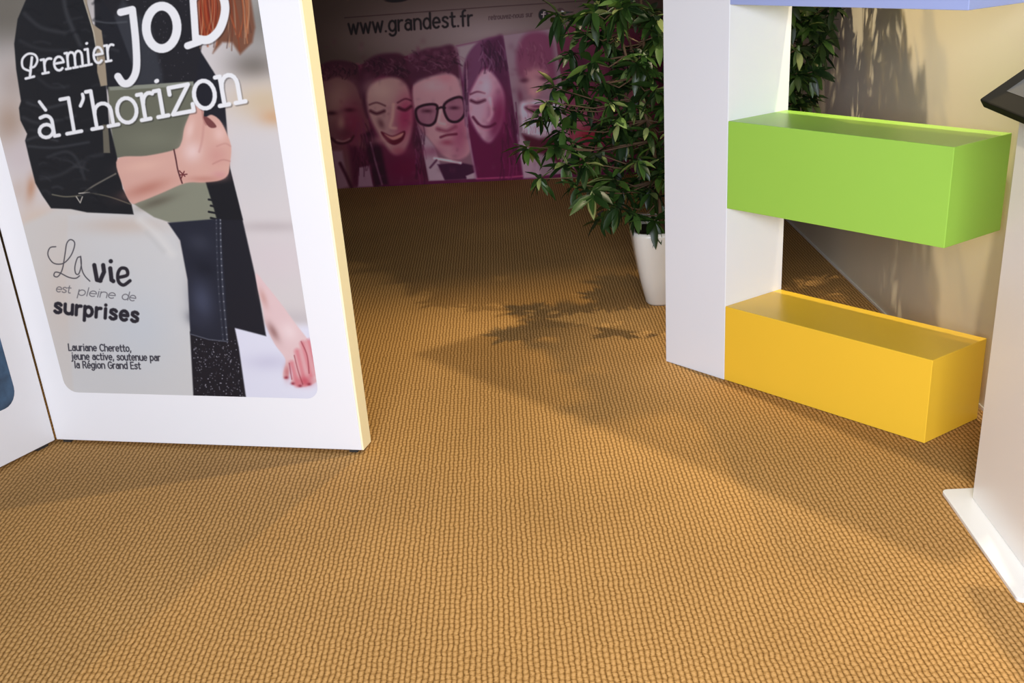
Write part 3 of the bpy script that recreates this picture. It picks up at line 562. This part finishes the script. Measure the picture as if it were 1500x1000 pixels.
# ------------------------------------------------------------------ touch-screen lectern at the right border
M_BODY = mat('pale_grey_lacquer', (.86, .83, .80), .28, .5, noise=.01, nscale=3)
M_PLATE = mat('white_lacquered_steel', (.85, .85, .84), .18, .6)
M_BLACK = mat('black_plastic', (.008, .008, .007), .7, .06); M_SCREEN = mat('dark_glass_screen', (.08, .088, .095), .4, .12)
kiosk = empty('lectern', (1.31, 2.98, 0), 'pale grey lectern on a white base plate with a sloping black touch screen', 'lectern')
def rr2(x0, x1, y0, y1, r):
    return [(x, y) for x, y in rounded(x0, x1, y0, y1, r)]
prism('base_plate', rr2(1.128, 1.49, 2.615, 3.285, .018), .0, .012, M_PLATE, kiosk, bevel=.002)
prism('body', [(1.2, 2.69), (1.425, 2.69), (1.425, 3.215), (1.2, 3.215)], .012, 1.1, M_BODY, kiosk, bevel=.003, top=[1.095, 1.225, 1.225, 1.095])
cE, sE = math.cos(math.radians(33)), math.sin(math.radians(33))
def tl(a, y, h): return (1.145 + a * cE - h * sE, y, 1.108 + a * sE + h * cE)     # along slope, across, above slope
def slab(name, a0, a1, y0, y1, h0, h1, m, par, bevel):
    v = [tl(a, y, h) for h in (h0, h1) for a, y in ((a0, y0), (a1, y0), (a1, y1), (a0, y1))]
    return mesh_obj(name, v, [(3, 2, 1, 0), (4, 5, 6, 7), (0, 1, 5, 4), (1, 2, 6, 5), (2, 3, 7, 6), (3, 0, 4, 7)], m, par, bevel=bevel)
tab = slab('tablet_case', 0, .33, 2.80, 3.335, 0, .026, M_BLACK, kiosk, .004)
tag(slab('screen', .05, .29, 2.85, 3.255, .0262, .0272, M_SCREEN, tab, 0), 'grey glass touch screen')
adopt(kiosk)

# ------------------------------------------------------------------ potted plant
rnd = random.Random(11)
PX, PY = .545, 5.56
plant = empty('potted_plant', (PX, PY, 0), 'tall leafy green bush in a white tapered pot beside the white post', 'plant')
def pot_ring(hw, z, r): return [(PX + x, PY + y, z) for x, y in rounded(-hw, hw, -hw, hw, r, 4)]
rings = [pot_ring(.150, 0, .05), pot_ring(.158, .01, .055), pot_ring(.185, .12, .06), pot_ring(.208, .25, .065), pot_ring(.217, .325, .068), pot_ring(.216, .343, .068), pot_ring(.205, .345, .06), pot_ring(.198, .325, .058), pot_ring(.19, .26, .05)]
n = len(rings[0]); vs = [v for r in rings for v in r]; fs = [tuple(range(n))[::-1]]
for k in range(len(rings) - 1): fs += [(k * n + i, k * n + (i + 1) % n, (k + 1) * n + (i + 1) % n, (k + 1) * n + i) for i in range(n)]
pot = mesh_obj('pot', vs, fs, mat('white_glazed_pot', (.72, .70, .64), .35, .5), plant, smooth=True)
sr_ = pot_ring(.196, .30, .055); c0 = len(sr_)
mesh_obj('soil', sr_ + [(PX, PY, .315)], [(i, (i + 1) % c0, c0) for i in range(c0)], mat('potting_soil', (.03, .02, .014), .95, .1, noise=.4, bump=.8, bscale=60), plant)
M_BARK = mat('brown_bark', (.10, .06, .035), .8, .2, noise=.3)
def tube(bm, pts, r0, r1, sides=6):
    pts = [Vector(p) for p in pts]; prev = None; N_ = len(pts)
    for i, p in enumerate(pts):
        d = (pts[min(i + 1, N_ - 1)] - pts[max(i - 1, 0)]).normalized(); a = d.cross(Vector((.3, .9, .1))).normalized(); b = d.cross(a)
        r = r0 + (r1 - r0) * i / (N_ - 1)
        ring = [bm.verts.new(p + (a * math.cos(k * 2 * math.pi / sides) + b * math.sin(k * 2 * math.pi / sides)) * r) for k in range(sides)]
        if prev:
            for k in range(sides): bm.faces.new((prev[k], prev[(k + 1) % sides], ring[(k + 1) % sides], ring[k]))
        prev = ring
    bm.faces.new(prev)
def bm_obj(name, bm, m, par):
    me = bpy.data.meshes.new(name); bm.to_mesh(me); bm.free(); me.materials.append(m)
    for p in me.polygons: p.use_smooth = True
    o = bpy.data.objects.new(name, me); C.objects.link(o); o.parent = par; return o
stems = []
for k in range(7):
    a = k * 2.4 + .5; r = .05 + .03 * (k % 3)
    sx_, sy_ = PX + math.cos(a) * r, PY + math.sin(a) * r
    hgt = (1.95, 1.7, 1.55, 1.8, 1.35, 1.2, 1.6)[k]; lean = .08 + .055 * k
    pts = [(sx_ + math.cos(a) * lean * (t ** 1.4) + .012 * math.sin(t * 9 + k), sy_ + math.sin(a) * lean * (t ** 1.4) + .012 * math.cos(t * 8 + k), .28 + (hgt - .28) * t) for t in [i / 12 for i in range(13)]]
    bm = bmesh.new(); tube(bm, pts, .011, .004); bm_obj('trunk', bm, M_BARK, plant); stems += pts[2:]
# tufts: (world position, size); first the ones that stand clear in the photograph, then the crown
def grid_pt(px, py, yy):
    d = FWD + RGT * ((px - CX) / F_PX) - UPV * ((py - CY) / F_PX); p = ORG + d * (yy / d[1]); return Vector(p)
seen = [(1152, 20, 5.9), (1172, 45, 6.0), (1195, 20, 5.8), (1155, 85, 6.0), (1178, 95, 5.9), (1152, 110, 5.7), (1160, 140, 5.9), (1190, 70, 5.9), (1175, 120, 5.8), (1160, 25, 5.4), (1185, 40, 5.4), (1170, 70, 5.35), (1200, 75, 5.5), (1160, 110, 5.4), (1190, 105, 5.45), (1178, 20, 5.6), (1205, 30, 5.6), (1165, 150, 5.6), (1150, 60, 5.5), (1185, 140, 5.7), (1205, 60, 5.4), (1150, 130, 5.5),
        (772, 215, 5.35), (792, 262, 5.3), (800, 150, 5.4), (812, 128, 5.5), (835, 75, 5.5), (858, 48, 5.5), (866, 92, 5.35), (870, 18, 5.4), (905, 25, 5.3), (958, 22, 5.2), (965, 52, 5.2), (942, 80, 5.35),
        (824, 190, 5.45), (858, 238, 5.2), (868, 282, 5.15), (898, 262, 5.3), (842, 212, 5.55), (905, 300, 5.3), (935, 232, 5.2), (948, 190, 5.25), (925, 150, 5.3), (886, 120, 5.45), (962, 130, 5.2), (900, 70, 5.6),
        (958, 322, 5.36), (930, 312, 5.4), (967, 255, 5.25), (915, 200, 5.5), (880, 180, 5.6), (848, 130, 5.6), (828, 240, 5.4), (882, 318, 5.45), (818, 20, 5.7), (792, 175, 5.65), (930, 20, 5.6), (955, 285, 5.55), (935, 262, 5.6), (960, 220, 5.6), (970, 160, 5.5), (905, 235, 5.7), (920, 100, 5.6), (950, 110, 5.5),
        (815, 160, 5.45), (840, 165, 5.5), (862, 150, 5.5), (855, 108, 5.5), (835, 110, 5.55), (880, 55, 5.5), (850, 20, 5.6), (875, 225, 5.4), (845, 270, 5.3), (815, 215, 5.4)]
tufts = [(grid_pt(*s), rnd.uniform(.85, 1.15)) for s in seen]
while len(tufts) < 290:
    a = rnd.uniform(0, 2 * math.pi); z = rnd.uniform(.5, 2.0)
    rad = (.40 + .22 * math.sin((z - .3) / 1.8 * math.pi)) * rnd.uniform(.25, 1) ** .6
    p = Vector((PX + .10 + math.cos(a) * rad * .95, PY + .05 + math.sin(a) * rad * .95, z))
    px = CX + F_PX * ((np.array(p) - ORG) @ RGT) / ((np.array(p) - ORG) @ FWD)
    if px < 872 and z < 1.35: continue
    wx = w0[0] + wd_[0] / wd_[1] * (p.y - w0[1])
    if p.x > wx - .15: continue
    tufts.append((p, rnd.uniform(.8, 1.15)))
bm = bmesh.new()
for p, s in tufts:
    q = min(stems, key=lambda v: (Vector(v) - p).length + (0 if v[2] < p.z + .03 else .35)); q = Vector(q)
    mid = (q + p) / 2 + Vector((0, 0, -.03)); tube(bm, [q, mid, p], .0045, .0022, 4)
tag(bm_obj('branches', bm, M_BARK, plant), kind='stuff')
def leaf_mat():
    m = mat('glossy_leaf', (.06, .12, .02), .42, .5); nt = m.node_tree; N = nt.nodes; b = N['Principled BSDF']
    at = N.new('ShaderNodeAttribute'); at.attribute_name = 'tint'; oi = N.new('ShaderNodeObjectInfo')
    ad = N.new('ShaderNodeMath'); ad.operation = 'ADD'; nt.links.new(at.outputs['Fac'], ad.inputs[0]); nt.links.new(oi.outputs['Random'], ad.inputs[1])
    fr = N.new('ShaderNodeMath'); fr.operation = 'FRACT'; nt.links.new(ad.outputs[0], fr.inputs[0])
    r = N.new('ShaderNodeValToRGB'); nt.links.new(fr.outputs[0], r.inputs[0]); e = r.color_ramp.elements
    e[0].position = 0; e[0].color = (.008, .022, .006, 1); e[1].position = 1; e[1].color = (.36, .42, .16, 1)
    k = e.new(.6); k.color = (.020, .052, .009, 1); k = e.new(.88); k.color = (.07, .15, .025, 1)
    nt.links.new(r.outputs[0], b.inputs['Base Color']); b.inputs['Transmission Weight'].default_value = 0
    tr = N.new('ShaderNodeBsdfTranslucent'); nt.links.new(r.outputs[0], tr.inputs[0]); ms = N.new('ShaderNodeMixShader'); ms.inputs[0].default_value = .25
    nt.links.new(b.outputs[0], ms.inputs[1]); nt.links.new(tr.outputs[0], ms.inputs[2]); nt.links.new(ms.outputs[0], N['Material Output'].inputs[0]); return m
M_LEAF = leaf_mat()
LV, LF = [], []
prof = [(0, .004, 0), (.022, .0125, .002), (.05, .0185, 0), (.08, .016, -.010), (.103, .008, -.022)]
for y, hw, z in prof: LV += [(-hw, y, z), (0, y, z - hw * .35), (hw, y, z)]
LV.append((0, .12, -.03))
for k in range(4):
    for j in (0, 1): LF.append((k * 3 + j, k * 3 + j + 1, k * 3 + j + 4, k * 3 + j + 3))
LF += [(12, 13, 15), (13, 14, 15)]
leaf_me = bpy.data.meshes.new('leaf'); leaf_me.from_pydata(LV, [], LF); leaf_me.materials.append(M_LEAF)
for p in leaf_me.polygons: p.use_smooth = True
mats = []
for i, (p, s) in enumerate(tufts):
    near = i < len(seen); n_ = 15 if near else 14; ph = rnd.uniform(0, 6.3); tilt = Matrix.Rotation(rnd.uniform(0, .5), 4, Vector((rnd.uniform(-1, 1), rnd.uniform(-1, 1), 0)).normalized())
    for k in range(n_):
        yaw = ph + k * 2 * math.pi / n_ + rnd.uniform(-.25, .25); pit = rnd.uniform(-1.15, .25) if k % 3 else rnd.uniform(-.2, .7)
        sc_ = s * rnd.uniform(.6, 1.02)
        mt = Matrix.Translation(p + Vector((0, 0, rnd.uniform(-.02, .01)))) @ tilt @ Matrix.Rotation(yaw, 4, 'Z') @ Matrix.Rotation(pit, 4, 'X') @ Matrix.Rotation(rnd.uniform(-.4, .4), 4, 'Y') @ Matrix.Scale(sc_, 4)
        tip = mt @ Vector((0, .12, -.03)); wx = w0[0] + wd_[0] / wd_[1] * (tip.y - w0[1])
        if tip.x > wx - .01 or tip.z < .02: continue
        mats.append(mt)
for mt in mats[:300]:
    o = bpy.data.objects.new('leaf', leaf_me); C.objects.link(o); o.parent = plant; o.matrix_world = mt
vs, fs, ti = [], [], []
for mt in mats[300:]:
    b0 = len(vs); vs += [tuple(mt @ Vector(v)) for v in LV]; fs += [tuple(i + b0 for i in f) for f in LF]; ti += [rnd.random()] * len(LV)
me = bpy.data.meshes.new('foliage'); me.from_pydata(vs, [], fs); me.materials.append(M_LEAF)
me.attributes.new('tint', 'FLOAT', 'POINT').data.foreach_set('value', ti)
for p in me.polygons: p.use_smooth = True
fo = bpy.data.objects.new('foliage', me); C.objects.link(fo); fo.parent = plant; tag(fo, kind='stuff')
bpy.context.view_layer.update()
inv = Matrix.Translation(plant.location).inverted()
for ch in plant.children:
    if ch.name.split('.')[0] == 'leaf': continue
    ch.matrix_parent_inverse = inv
